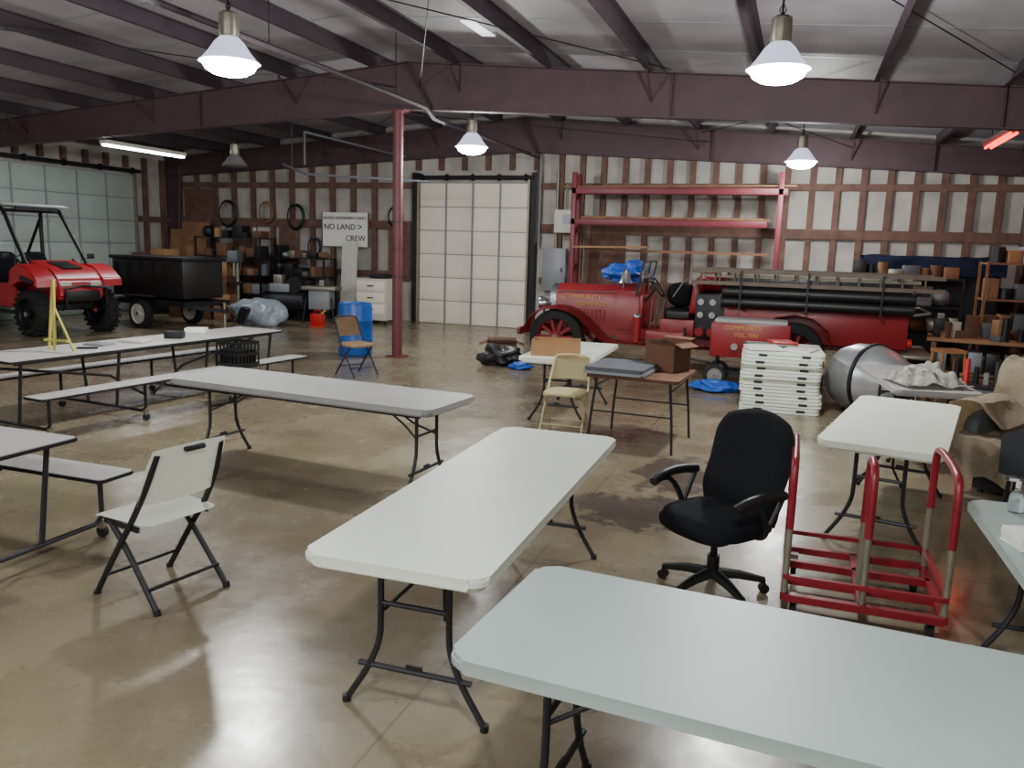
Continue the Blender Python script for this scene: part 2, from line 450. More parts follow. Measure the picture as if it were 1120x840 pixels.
# ------------------------------------------------------------------ tables
def wishbone(b,y,sgn,z1,k='leg_metal',sp=.31,top=.15,r=.014):
    for s in(-1,1):
        b.path([(s*top,y,z1),(s*top,y,.40),(s*(top+.005),y+sgn*.0,.30),(s*(top+.06),y,.17),(s*(sp-.03),y,.06),(s*sp,y,.012)],r,k,8,smooth=2)
        b.cyl((s*sp,y,0),(s*sp,y,.03),r*1.35,'black_plastic',10)
        b.path([(s*.035,y+(-sgn)*.42,z1+.005),(s*.06,y-sgn*.16,.52),(s*top*.9,y,.44)],r*.6,k,6)
    b.cyl((-top-.10,y,.19),(top+.10,y,.19),r*.9,k,8)
    b.box((0,y,.20),(.07,.012,.04),'black_plastic')
    b.cyl((-top,y,.47),(top,y,.47),r*.8,k,8)
    b.cyl((-.30,y,z1),(.30,y,z1),r,k,8)
def folding_table(name,loc,rz,L=2.44,W=.76,k='table_white',h=.735,fold=True):
    b=B()
    b.slab((0,0,h-.022),W,L,.044,.07,k,bev=.012)
    b.slab((0,0,h-.05),W-.05,L-.05,.02,.05,k,bev=.004)
    for s in(-1,1):
        b.bar((s*.30,-L/2+.12,h-.07),(s*.30,L/2-.12,h-.07),.02,.03,'leg_metal')
        wishbone(b,s*(L/2-.24),s,h-.065)
    return b.done(name,(loc[0],loc[1],0),rz)
folding_table('folding_table',(-1.363,3.74),1.0,k='table_white')
folding_table('folding_table',(-3.655,5.655),84.5,k='table_dim',L=2.56)
folding_table('folding_table',(.09,2.33),86,k='table_grey',L=1.9,W=.79)
folding_table('folding_table',(.76,6.45),-11.5,k='table_white',L=2.05)
folding_table('folding_table',(1.27,3.62),1,k='table_grey',L=1.68,W=.76)
folding_table('folding_table',(1.16,8.95),7,k='table_dim',L=1.83)
folding_table('folding_table',(-2.45,9.15),2,k='table_white',L=1.8,W=.80)
b=B();b.slab((0,0,.70),.9,.9,.03,.03,'cardboard_dark',bev=.006)
for sx_ in(-1,1):
    for sy_ in(-1,1):
        b.path([(sx_*.36,sy_*.38,.69),(sx_*.40,sy_*.40,.3),(sx_*.42,sy_*.42,0)],.013,'leg_metal',8)
    b.cyl((sx_*.37,-.39,.6),(sx_*.37,.39,.6),.008,'leg_metal',6);b.cyl((-.39,sx_*.39,.35),(.39,sx_*.39,.35),.008,'leg_metal',6)
b.slab((-.18,-.1,.74),.6,.75,.03,.03,'grey_box',bev=.006);b.slab((-.18,-.1,.775),.58,.73,.03,.03,'seat_grey',bev=.006)
b.done('card_table',(-1.4,8.0,0),-4)

def cafeteria(name,loc,rz,L=3.66,k='bench'):
    b=B()
    b.slab((0,0,.735-.014),.76,L,.028,.03,k,bev=.005)
    b.slab((0,0,.735-.016),.775,L+.015,.02,.03,'dark_metal',bev=.004)
    for s in(-1,1):
        b.slab((s*.66,0,.43-.014),.27,L,.026,.03,k,bev=.005)
        b.slab((s*.66,0,.43-.016),.28,L+.01,.02,.03,'dark_metal',bev=.004)
    for y in(-L/2+.15,-L/6,L/6,L/2-.15):
        b.path([(-.66,y,.41),(-.66,y,.14),(-.60,y,.10),(.60,y,.10),(.66,y,.14),(.66,y,.41)],.016,'leg_metal',8)
        for s in(-1,1):
            b.path([(s*.3,y,.70),(s*.26,y,.4),(s*.22,y,.10)],.016,'leg_metal',8)
            b.cyl((s*.66-.012,y,.04),(s*.66+.012,y,.04),.04,'rubber',14)
            b.box((s*.66,y,.09),(.03,.05,.06),'galv')
    for s in(-1,1):
        b.path([(0,s*.06,.12),(0,s*.5,.40),(0,s*(L/2-.15),.62)],.014,'leg_metal',8)
        b.cyl((s*.28,-L/2+.1,.69),(s*.28,L/2-.1,.69),.014,'leg_metal',8)
        b.cyl((s*.66,-L/2+.1,.395),(s*.66,L/2-.1,.395),.014,'leg_metal',8)
    return b.done(name,(loc[0],loc[1],0),rz)
cafeteria('cafeteria_table',(-6.93,7.25),-6)
cafeteria('cafeteria_table',(-5.75,3.15),90)

# ------------------------------------------------------------------ chairs
def white_folding_chair(loc,rz):
    b=B();w=.225
    for s in(-1,1):
        x=s*w
        b.path([(x*.86,-.27,.84),(x*.95,-.20,.66),(x,-.09,.47),(x,.04,.30),(x,.24,.012)],.016,'dark_metal',10,smooth=2)
        b.path([(x*.92,.13,.435),(x*.92,.0,.31),(x*.97,-.25,.012)],.015,'dark_metal',10,smooth=1)
        b.cyl((x,.245,0),(x,.235,.03),.02,'black_plastic',10);b.cyl((x*.97,-.252,0),(x*.97,-.244,.03),.02,'black_plastic',10)
        b.bar((x*.94,-.12,.425),(x*.94,.16,.43),.012,.03,'dark_metal')
    b.cyl((-w,.17,.12),(w,.17,.12),.01,'dark_metal',8);b.cyl((-w*.96,-.19,.12),(w*.96,-.19,.12),.01,'dark_metal',8)
    def seat(u,v,dz=0):
        x=(u-.5)*2;y=(v-.5)*2
        wx=.235*(1+.06*y)
        z=.462-.016*(1-x*x)*(1-y*y)-.02*max(0,y-.6)*2
        e=1-.08*abs(x)**6*abs(y)**6
        return (x*wx*e,.0+y*.225*e+.01,z)
    b.grid(seat,14,14,'white_plastic',thick=-.042)
    def back(u,v):
        x=(u-.5)*2;t=v
        z=.56+.32*t;y=-.15-.125*t-.035*(1-x*x)
        e=1-.10*max(0,t-.7)*abs(x)**4*2
        return (x*.235*e,y,z+(-.03*x*x*max(0,t-.5)))
    b.grid(back,14,10,'white_plastic',thick=-.034)
    b.box((0,-.305,.85),(.12,.03,.022),'leg_metal',rot=(.35,0,0),bev=.005)
    return b.done('folding_chair',(*loc,0),rz)
white_folding_chair((-3.15,3.33),79)
def steel_folding_chair(name,loc,rz,seatk,framek,h=.80,pad=0):
    b=B();w=.215
    for s in(-1,1):
        x=s*w
        b.path([(x*.9,-.24,h-.05),(x,-.10,.48),(x,.04,.28),(x,.22,0.01)],.012,framek,8,smooth=1)
        b.path([(x*.93,.12,.43),(x*.93,-.02,.28),(x*.97,-.22,.01)],.012,framek,8)
    b.path([(-w*.9,-.24,h-.05),(-w*.8,-.265,h),(0,-.275,h+.01),(w*.8,-.265,h),(w*.9,-.24,h-.05)],.012,framek,8,smooth=1)
    b.cyl((-w,.15,.13),(w,.15,.13),.008,framek,8);b.cyl((-w*.95,-.16,.13),(w*.95,-.16,.13),.008,framek,8)
    b.cushion((0,.0,.45),(.42,.42,.045+pad),seatk,p=5)
    def back(u,v):
        x=(u-.5)*2
        return (x*.2,-.17-.085*v-.03*(1-x*x),.56+(h-.575)*v)
    b.grid(back,10,6,seatk,thick=-.015-pad)
    return b.done(name,(*loc,0),rz)
steel_folding_chair('steel_folding_chair',(-2.17,7.93),182,'yellow_metal','yellow_metal',.80)
steel_folding_chair('padded_folding_chair',(-5.97,10.25),-112,'tan_vinyl','leg_metal',.84,.02)

def office_chair(loc,rz):
    b=B()
    for i in range(5):
        a=2*pi*i/5+.35;c,s=math.cos(a),math.sin(a)
        b.path([(0,0,.115),(c*.15,s*.15,.105),(c*.30,s*.30,.075)],[.034,.028,.019],'black_plastic',8)
        for d in(-.014,.014):
            q=(c*.30-s*d,s*.30+c*d,.028)
            b.cyl((q[0]-s*.008,q[1]+c*.008,.028),(q[0]+s*.008,q[1]-c*.008,.028),.028,'black_plastic',14)
        b.cyl((c*.30,s*.30,.03),(c*.30,s*.30,.08),.01,'dark_metal',8)
    b.cyl((0,0,.09),(0,0,.22),.035,'black_plastic',16);b.cyl((0,0,.2),(0,0,.38),.02,'dark_metal',12)
    b.box((0,-.02,.38),(.2,.26,.04),'black_plastic',bev=.01)
    b.cushion((0,.0,.43),(.54,.50,.14),'black_fabric',p=3.6,seg=28)
    b.cushion((0,.18,.415),(.50,.16,.13),'black_fabric',p=2.6)
    b.path([(0,-.12,.38),(0,-.27,.40),(0,-.30,.50)],.022,'black_plastic',8,smooth=1)
    def back(u,v,front=True):
        a=(u-.5)*2;t=v
        wd=.28*(1-.22*max(0,(t-.62)/.38)**2.2)*(1-.10*max(0,(.25-t)/.25)**2)
        z=.42+.61*t
        y=-.225-.11*t+(.035*(a*a))
        lum=.03*math.exp(-((t-.25)/.18)**2)
        return (a*wd,y+lum,z-.05*a*a*max(0,t-.75)*4)
    i0=b.mi('black_fabric');nu,nv=18,20
    F=[];Bk=[]
    for i in range(nu+1):
        fr=[];bk=[]
        for j in range(nv+1):
            u,v=i/nu,j/nv;p=Vector(back(u,v));a=(u-.5)*2;t2=(v-.5)*2
            th=.055*math.sqrt(max(0,1-abs(a)**4))*math.sqrt(max(0,1-abs(t2)**6))+.002
            fr.append(b.bm.verts.new(p+Vector((0,th,0))));bk.append(b.bm.verts.new(p-Vector((0,th*.7,0))))
        F.append(fr);Bk.append(bk)
    for G in(F,Bk):
        for i in range(nu):
            for j in range(nv):
                b.bm.faces.new((G[i][j],G[i+1][j],G[i+1][j+1],G[i][j+1])).material_index=i0
    for i in range(nu):
        for j in(0,nv):b.bm.faces.new((F[i][j],F[i+1][j],Bk[i+1][j],Bk[i][j])).material_index=i0
    for j in range(nv):
        for i in(0,nu):b.bm.faces.new((F[i][j],F[i][j+1],Bk[i][j+1],Bk[i][j])).material_index=i0
    for s in(-1,1):
        b.path([(s*.2,-.04,.39),(s*.30,-.05,.40),(s*.315,-.03,.50),(s*.315,.07,.615),(s*.31,.19,.60)],.017,'black_plastic',8,smooth=2)
        b.path([(s*.315,-.16,.63),(s*.32,0,.645),(s*.31,.14,.63),(s*.30,.21,.60)],.028,'black_plastic',10,smooth=2)
        b.path([(s*.315,-.16,.63),(s*.31,-.10,.52),(s*.30,-.05,.44)],.015,'black_plastic',8,smooth=1)
    return b.done('office_chair',(*loc,0),rz)
office_chair((-.33,4.52),144)

# ------------------------------------------------------------------ table cart
b=B()
x0,x1,y0,y1=0.06,.82,4.30,5.06
for z in(.13,):
    for x in(x0,x1):b.bar((x,y0,z),(x,y1,z),.04,.04,'cart_red')
    for y in(y0,y0+.25,y1-.25,y1):b.bar((x0,y,z),(x1,y,z),.04,.04,'cart_red')
    b.bar(((x0+x1)/2,y0,z),((x0+x1)/2,y1,z),.04,.04,'cart_red')
for y in(y0,y1):b.bar((x0,y,.24),(x1,y,.24),.025,.025,'cart_red')
for x in(x0,x1):b.bar((x,y0,.24),(x,y1,.24),.025,.025,'cart_red')
for x in(x0,(x0+x1)/2,x1):
    ya,yb=y0+.02,y1-.02
    if x==(x0+x1)/2:ya,yb=y0+.02,y0+.30
    H_=.87
    b.path([(x,ya,.13),(x,ya,.55)],.018,'galv',10);b.path([(x,yb,.13),(x,yb,.55)],.018,'galv',10)
    b.path([(x,ya,.50),(x,ya,H_-.08),(x,ya+.05,H_),(x,yb-.05,H_),(x,yb,H_-.08),(x,yb,.50)],.021,'cart_red',10,smooth=2)
for x in(x0+.05,x1-.05):
    for y in(y0+.06,y1-.06):
        b.cyl((x-.016,y,.05),(x+.016,y,.05),.05,'rubber',16);b.box((x,y,.1),(.045,.05,.05),'galv')
b.done('table_cart',(0,0,0),0)

b=B()
b.lathe([(.26,0),(.285,.02),(.29,.25),(.30,.27),(.29,.29),(.29,.58),(.30,.60),(.29,.62),(.285,.86),(.27,.89),(.26,.88),(.25,.84),(.25,.1)],'blue_barrel',32,caps=False)
b.cyl((0,0,.05),(0,0,.06),.27,'blue_barrel',24)
b.done('plastic_barrel',(-7.1,12.15,0))

def openbox(name,loc,d,rz,k='cardboard',z=0,flaps=True):
    b=B();w,l,h=d;t=.006
    b.box((0,0,t/2),(w,l,t),k)
    for s in(-1,1):
        b.box((s*w/2,0,h/2),(t,l,h),k);b.box((0,s*l/2,h/2),(w,t,h),k)
        if flaps:
            b.box((s*(w/2+w*.14),0,h-.03),(w*.3,l,t),k,rot=(0,s*.35,0));b.box((0,s*(l/2+l*.12),h+.02),(w,l*.28,t),k,rot=(s*.2,0,0))
    return b.done(name,(*loc,z),rz)
openbox('cardboard_box',(-2.5,8.65),(.52,.36,.17),12,'cardboard',.737,False)
openbox('cardboard_box',(-1.2,8.25),(.34,.3,.30),-25,'cardboard_dark',.718)
openbox('cardboard_box',(-4.75,13.05),(.5,.42,.3),20,'cardboard_dark',0)
def lump(name,loc,d,k,amp=.35,z=0,rz=0,sc=3):
    b=B();r=bmesh.ops.create_icosphere(b.bm,subdivisions=4,radius=.5)
    for v in r['verts']:
        n=noise.noise(v.co*sc+Vector(loc+(0,)))
        v.co*=1+amp*n
        v.co.z=max(v.co.z,-.38)+.38
        v.co.x*=d[0];v.co.y*=d[1];v.co.z*=d[2]/.88
    b._fin(r['verts'],k)
    return b.done(name,(*loc,z),rz,ang=1.2)
lump('trash_bag',(-4.5,12.35),(.75,.55,.32),'black_plastic',.6,sc=4)
lump('blue_cloth',(-4.05,12.0),(.32,.26,.12),'blue_tarp',.5)

b=B();z=0
for i in range(9):
    t=.082;dx,dy=random.uniform(-.03,.03),random.uniform(-.04,.04)
    for q in range(2):
        b.slab((dx,dy,z+t*.25+q*t*.5),.94,1.2,t*.42,.05,'table_white',bev=.008)
    b.box((dx,dy,z+t*.5),(.86,1.12,t*.25),'dark_metal')
    for s in(-1,1):b.box((dx+s*.25,dy-.6,z+t*.5),(.1,.012,.03),'leg_metal')
    z+=t
b.box((-.15,.1,z+.015),(.6,.4,.03),'green',rot=(0,0,.2));b.box((.2,-.2,z+.012),(.35,.5,.02),'paper',rot=(0,.02,-.3));b.box((.0,.3,z+.04),(.3,.3,.03),'red_plastic',rot=(.05,0,.4))
b.box((-.25,-.35,z+.03),(.4,.28,.035),'paper',rot=(.03,0,.3))
b.done('stacked_folded_tables',(-.13,10.85,0),3)

b=B()
T=Matrix.Translation((0,0,.43))@Euler((math.radians(90),0,math.radians(48))).to_matrix().to_4x4()
b.lathe([(.20,-.45),(.36,-.38),(.425,-.2),(.43,.02),(.43,.06),(.36,.28),(.25,.46),(.27,.48),(.25,.5),(.23,.46),(.34,.28),(.40,.05),(.40,-.2),(.18,-.42)],'silver_drum',36,T,caps=False)
b.lathe([(.432,.0),(.45,.01),(.45,.05),(.432,.06)],'dark_metal',36,T,caps=False)
b.cyl(T@Vector((0,0,-.46)),T@Vector((0,0,-.41)),.21,'dark_metal',20)
b.box((.2,.2,.02),(.5,.08,.04),'dark_metal');b.box((-.25,-.1,.02),(.08,.6,.04),'dark_metal')
b.done('mixer_drum',(.93,10.75,0),0)
lump('folded_tarp',(-.98,11.5),(.62,.42,.16),'blue_tarp',.5)

# ------------------------------------------------------------------ vintage fire truck (front toward -X, near side -Y)
b=B()
def wheel(bb,x,y,z,R,w,kr,dual=False,spokes=True):
    T=Matrix.Translation((x,y,z))@Euler((pi/2,0,0)).to_matrix().to_4x4()
    bb.lathe([(R*.68,-w/2),(R*.86,-w/2),(R*.97,-w*.36),(R,-w*.15),(R,w*.15),(R*.97,w*.36),(R*.86,w/2),(R*.68,w/2)],'rubber',32,T,caps=False)
    bb.lathe([(R*.70,-w*.42),(R*.66,-w*.3),(R*.64,0),(R*.66,w*.3),(R*.70,w*.42)],kr,32,T,caps=False)
    bb.cyl((x,y-w*.45,z),(x,y+w*.45,z),R*.2,kr,16);bb.cyl((x,y-w*.55,z),(x,y-w*.4,z),R*.11,'chrome',12)
    if spokes:
        for i in range(10):
            a=2*pi*i/10
            bb.bar((x+R*.15*math.cos(a),y-w*.1,z+R*.15*math.sin(a)),(x+R*.67*math.cos(a),y-w*.1,z+R*.67*math.sin(a)),.035,.05,kr)
    else:bb.cyl((x,y-w*.2,z),(x,y+w*.2,z),R*.66,kr,24)
for y in(-.75,.75):
    wheel(b,-1.95,y,.46,.46,.2,'truck_red')
    wheel(b,1.75,y,.46,.46,.26,'truck_red')
for s in(-1,1):b.bar((-2.5,s*.38,.58),(3.3,s*.38,.58),.08,.14,'truck_red')
b.cyl((-1.95,-.75,.46),(-1.95,.75,.46),.04,'dark_metal');b.cyl((1.75,-.75,.46),(1.75,.75,.46),.05,'dark_metal')
b.prism([(-.36,.62),(.36,.62),(.38,1.05),(.32,1.22),(.16,1.32),(-.16,1.32),(-.32,1.22),(-.38,1.05)],-2.22,-2.10,'chrome','x',.012)
b.prism([(-.31,.68),(.31,.68),(.33,1.04),(.27,1.18),(.14,1.27),(-.14,1.27),(-.27,1.18),(-.33,1.04)],-2.235,-2.2,'dark_metal','x')
hood=[(-.38,.62),(.38,.62),(.40,1.05),(.34,1.22),(.17,1.32),(-.17,1.32),(-.34,1.22),(-.40,1.05)]
b.prism(hood,-2.10,-1.05,'truck_red','x',.01)
b.prism([(p[0]*1.25,.62+(p[1]-.62)*1.06) for p in hood],-1.05,-.65,'truck_red','x',.015)
for i in range(11):b.box((-1.95+i*.07,-.405,.84),(.022,.02,.18),'truck_red',rot=(0,0,.3))
for y in(-.385,):b.cyl((-2.1,y,1.2),(-.65,y-.05,1.24),.008,'chrome',6)
for y in(-.40,.40):
    T=Matrix.Translation((-2.35,y,.98))@Euler((0,-pi/2,0)).to_matrix().to_4x4()
    b.lathe([(.02,-.16),(.08,-.12),(.11,-.04),(.12,.0),(.115,.02),(.0,.035)],'chrome',20,T,caps=False)
    b.cyl((-2.3,y,.62),(-2.3,y,.88),.015,'dark_metal')
b.box((-2.62,0,.52),(.06,1.5,.12),'truck_red',bev=.015)
for s in(-1,1):b.bar((-2.62,s*.38,.55),(-2.4,s*.38,.58),.06,.1,'truck_red')
for s in(-1,1):
    prof=[(-2.52,.50),(-2.45,.76),(-2.25,.94),(-1.95,1.0),(-1.65,.93),(-1.40,.74),(-1.18,.52),(-.95,.44),(1.02,.44)]
    P=[Vector((x,0,z)) for x,z in prof]
    for _ in range(2):
        Q=[P[0]]
        for i in range(len(P)-1):Q+=[P[i]*.75+P[i+1]*.25,P[i]*.25+P[i+1]*.75]
        P=Q+[P[-1]]
    n=len(P)-1
    def fen(u,v,P=P,s=s,n=n):
        p=P[round(u*n)];yy=s*(.50+.42*v)
        return (p.x,yy,p.z-.05*max(0,(v-.6)/.4)**2*(1 if p.z>.46 else .2)-.0)
    b.grid(fen,n,8,'truck_red',thick=.02)
    b.box((0,s*.46,.5),(2.0,.02,.12),'truck_red')
    prof2=[(1.18,.50),(1.26,.80),(1.48,.98),(1.75,1.03),(2.02,.98),(2.24,.80),(2.32,.52)]
    def fen2(u,v,s=s):
        k_=u*6;i=min(5,int(k_));f=k_-i;a,c=prof2[i],prof2[i+1]
        return (a[0]*(1-f)+c[0]*f,s*(.55+.40*v),a[1]*(1-f)+c[1]*f)
    b.grid(fen2,18,6,'truck_red',thick=.02)
b.box((-.62,0,.95),(.06,1.0,.5),'truck_red',bev=.02)
b.path([(-.75,-.3,.9),(-.42,-.3,1.32)],.018,'dark_metal')
ring=[(-.40-.10*math.sin(a)*1,-.3+.2*math.cos(a),1.34+.17*math.sin(a)*.9) for a in [2*pi*i/20 for i in range(20)]]
b.path(ring,.014,'black_plastic',6,closed=True)
for a in(0,2.1,4.2):b.cyl((-.40,-.3,1.34),(-.40-.1*math.sin(a),-.3+.2*math.cos(a),1.34+.153*math.sin(a)),.008,'dark_metal',6)
b.cushion((-.02,0,.92),(.5,1.1,.2),'black_plastic',p=5);b.cushion((.24,0,1.2),(.16,1.15,.62),'paint_red',p=5,rot=(0,.12,0))
b.box((-.02,0,.68),(.55,1.15,.34),'truck_red',bev=.02)
for s in(-1,1):
    b.path([(.28,s*.6,.85),(.28,s*.6,1.45),(.1,s*.58,1.52),(-.1,s*.58,1.2)],.014,'chrome',8,smooth=1)
# folding windscreen in a metal frame
b.path([(-.70,-.52,1.18),(-.60,-.52,1.74),(-.60,.52,1.74),(-.70,.52,1.18)],.018,'dark_metal',8);b.cyl((-.66,-.52,1.4),(-.66,.52,1.4),.012,'dark_metal',8)
b.cyl((-.65,0,1.2),(-.60,0,1.74),.012,'dark_metal',8)
b.box((-.65,0,1.47),(.006,1.0,.52),'clear',rot=(0,.18,0))
b.lathe([(.02,.2),(.06,.18),(.08,.08),(.12,.0),(.11,.0),(.07,.08),(.0,.15)],'chrome',18,Matrix.Translation((-.95,-.25,1.38)),caps=False);b.path([(-.95,-.4,1.3),(-.95,-.4,1.55),(-.95,-.25,1.6),(-.95,-.1,1.55),(-.95,-.1,1.3)],.012,'chrome',8)
T=Matrix.Translation((-.6,-.6,1.5))@Euler((0,-pi/2,.4)).to_matrix().to_4x4()
b.lathe([(.02,-.12),(.07,-.09),(.10,.0),(.0,.02)],'chrome',18,T,caps=False)
for i in range(3):b.path([(-.45+i*.09,-.56,.7),(-.42+i*.10,-.58,1.15)],.01,'chrome',6)
b.cushion((-.05,-.1,1.22),(.45,.5,.4),'black_fabric',p=2.4,rot=(0,0,.3))
b.cushion((.45,.1,1.45),(.5,.7,.35),'paint_red',p=2.6)
b.box((.5,0,.92),(.46,1.25,.7),'dark_metal',bev=.02)
for i,(dx,dz) in enumerate(((-.1,.2),(.08,.2),(-.1,.0),(.08,.0))):b.cyl((.45+dx,-.64,.95+dz),(.45+dx,-.66,.95+dz),.05,'chrome',16)
for dx in(-.08,.1):b.cyl((.45+dx,-.62,.72),(.45+dx,-.78,.70),.055,'chrome',14);b.cyl((.45+dx,-.78,.70),(.45+dx,-.82,.695),.07,'paint_red',10)
b.box((2.0,0,.86),(2.6,1.25,.52),'truck_red',bev=.02)
b.box((2.0,0,1.12),(2.64,1.3,.1),'truck_red',bev=.015)
for s in(-1,1):
    b.box((2.0,s*.6,1.34),(2.6,.03,.38),'dark_metal',bev=.008)
    for z in(1.18,1.335):b.cyl((.72,s*.76,z),(3.25,s*.76,z),.078,'black_plastic',18);b.cyl((.68,s*.76,z),(.72,s*.76,z),.08,'dark_metal',16);b.cyl((3.25,s*.76,z),(3.33,s*.76,z),.08,'dark_metal',16)
    for x in(.95,1.9,2.9):b.bar((x,s*.62,1.09),(x,s*.85,1.09),.05,.03,'dark_metal');b.bar((x,s*.86,1.07),(x,s*.86,1.66),.025,.035,'dark_metal')
    for lz in(1.46,1.64):
        for yy in (s*.80,s*.70):
            b.bar((.2 if yy==s*.8 else .45,yy,lz),(3.3 if yy==s*.8 else 3.7,yy,lz),.03,.055,'ladder_wood')
    for i in range(11):
        b.cyl((.35+i*.28,s*.80,1.46),(.35+i*.28,s*.80,1.64),.014,'ladder_wood',8);b.cyl((.55+i*.29,s*.70,1.46),(.55+i*.29,s*.70,1.64),.014,'ladder_wood',8)
    b.bar((.2,s*.62,1.57),(3.4,s*.62,1.57),.03,.05,'galv')
b.box((2.0,0,1.3),(2.5,1.1,.2),'black_fabric',bev=.05)
for x in(.75,1.9,3.1):b.bar((x,-.9,1.61),(x,.9,1.61),.03,.03,'dark_metal')
b.box((3.45,0,.52),(.4,1.6,.05),'galv',bev=.01);b.path([(3.3,-.7,1.1),(3.55,-.7,1.15),(3.55,.7,1.15),(3.3,.7,1.1)],.018,'chrome',8)
b.cyl((3.30,-.6,.7),(3.36,-.6,.7),.06,'red_plastic',14)
b.box((-.15,-.74,.56),(.6,.28,.22),'truck_red',bev=.015)
b.cyl((-.62,-.72,.46),(-.62,-.72,.86),.07,'paint_red',16);b.ball((-.62,-.72,.87),(.14,.14,.1),'chrome')
truck=b.done('fire_truck',(-1.75,13.55,0),-1.5)
text(truck,'hood_lettering_1','COMMUNITY',.105,(-1.62,-.425,1.12),(pi/2,0,0),'gold')
text(truck,'hood_lettering_2','VOL.FIRE CO.',.095,(-1.45,-.425,1.01),(pi/2,0,0),'gold')
b=B();b.box((0,0,.68),(1.1,.5,.5),'paint_red',bev=.03);b.box((0,0,.95),(1.0,.5,.06),'table_dim',bev=.02);b.bar((-.5,0,.2),(.5,0,.2),.3,.05,'dark_metal')
for x in(-.45,.45):
    wheel(b,x,-.25,.16,.16,.07,'galv',spokes=False);wheel(b,x,.25,.16,.16,.07,'galv',spokes=False)
    b.cyl((x,0,.18),(x,0,.45),.03,'dark_metal')
b.cyl((.15,-.26,.6),(.15,-.30,.6),.08,'chrome',18);b.cyl((-.2,-.26,.6),(-.2,-.36,.6),.05,'chrome',14)
b.path([(-.55,0,.3),(-.9,0,.35),(-.95,0,.8)],.02,'dark_metal')
pb=b.done('portable_fire_pump',(-.6,12.2,0),0)
text(pb,'pump_lettering_1','COMMUNITY',.085,(-.1,-.255,.86),(pi/2,0,0),'gold');text(pb,'pump_lettering_2','VOL. FIRE',.08,(-.05,-.255,.76),(pi/2,0,0),'gold')
lump('blue_tarp_cover',(-2.85,14.25),(.8,.6,.34),'blue_tarp',.6,z=1.36,sc=4)
b=B();b.cyl((0,0,0),(0,0,.5),.11,'dark_metal',16);b.ball((0,0,.5),(.22,.22,.16),'dark_metal');b.cyl((0,0,.56),(0,0,.64),.035,'chrome',10);b.done('gas_cylinder',(.32,12.35,0))

# ------------------------------------------------------------------ wall things
b=B()
for z,xa,xb in((3.12,-4.7,-.35),(2.48,-4.7,-.7)):
    b.box(((xa+xb)/2,0,z),(xb-xa,.08,.13),'rack_red',bev=.01);b.box(((xa+xb)/2,.4,z),(xb-xa,.05,.1),'rack_red')
for x in(-4.65,-.48):
    for y in(0,.42):b.box((x,y,1.75),(.10,.08,3.5),'rack_red',bev=.008)
    for z in(.6,1.3,2.1,2.8):b.bar((x,0,z),(x,.42,z+.3),.04,.04,'rack_red')
for i in range(5):b.bar((-4.6+random.uniform(0,.3),.1+.06*i,2.58),(-.9+random.uniform(0,.3),.1+.06*i,2.58),.05,.05,'plank')
b.bar((-4.9,.1,3.2),(-.2,.1,3.24),.12,.03,'plank')
b.bar((-4.6,-.08,1.95),(-3.0,-.08,1.98),.2,.04,'plywood');b.bar((-4.4,.2,1.9),(-.6,.2,1.9),.3,.05,'plank')
b.done('pallet_rack',(0,17.0,0))
b=B();b.box((0,0,0),(.55,.16,.98),'grey_box',bev=.01);b.box((0,-.085,0),(.48,.015,.9),'grey_box',bev=.005);b.box((.2,-.1,0),(.03,.03,.1),'dark_metal')
b.cyl((0,.02,.49),(0,.02,2.2),.03,'galv',8);b.done('electrical_panel',(-5.35,18.1,1.42))
b=B();b.box((0,0,0),(.5,.2,.5),'offwhite',bev=.01);b.box((.05,-.11,.05),(.2,.02,.2),'grey_box');b.cyl((0,0,.25),(0,0,.8),.025,'galv',8);b.done('meter_box',(-5.0,17.7,2.5))
b=B();b.box((0,0,0),(1.32,.02,.84),'paper')
for s in(-1,1):b.box((s*.66,0,0),(.03,.03,.86),'stud')
sg=b.done('wall_sign',(-10.87,18.12,2.21))
text(sg,'sign_line_1','RAVEN HORSEMEN CHRIST',.1,(0,-.015,.28),(pi/2,0,0),'ink',.004)
text(sg,'sign_line_2','NO LAND',.2,(-.15,-.015,.06),(pi/2,0,0),'ink',.004)
text(sg,'sign_line_3','CREW',.2,(.3,-.015,-.22),(pi/2,0,0),'ink',.004)
text(sg,'sign_mark','>',.26,(.42,-.015,.06),(pi/2,0,0),'ink',.004)
b=B();b.box((0,0,.95),(.42,.05,1.9),'offwhite',rot=(-.08,0,0));b.done('leaning_board',(-10.55,17.75,.0))
b=B();b.box((0,0,.58),(.8,.6,.98),'offwhite',bev=.015)
for z in(.35,.62,.9):b.box((0,-.305,z),(.72,.015,.22),'door_white',bev=.004);b.box((0,-.32,z),(.16,.02,.025),'dark_metal')
for sx_ in(-1,1):
    for sy_ in(-1,1):b.cyl((sx_*.33,sy_*.22,.04),(sx_*.33+.03,sy_*.22,.04),.04,'rubber',12);b.box((sx_*.33+.015,sy_*.22,.08),(.04,.04,.04),'galv')
b.box((.1,0,1.12),(.4,.4,.1),'dark_metal',bev=.02);b.done('tool_cabinet',(-9.55,17.35,0))
b=B();b.box((0,0,.16),(.3,.2,.26),'red_plastic',bev=.03);b.path([(-.1,0,.29),(-.08,0,.36),(.08,0,.36),(.1,0,.29)],.014,'red_plastic');b.cyl((.1,0,.28),(.2,0,.38),.02,'yellow',8)
b.box((0,0,.02),(.3,.2,.04),'red_plastic');b.done('gas_can',(-10.2,15.8,0))
b=B()
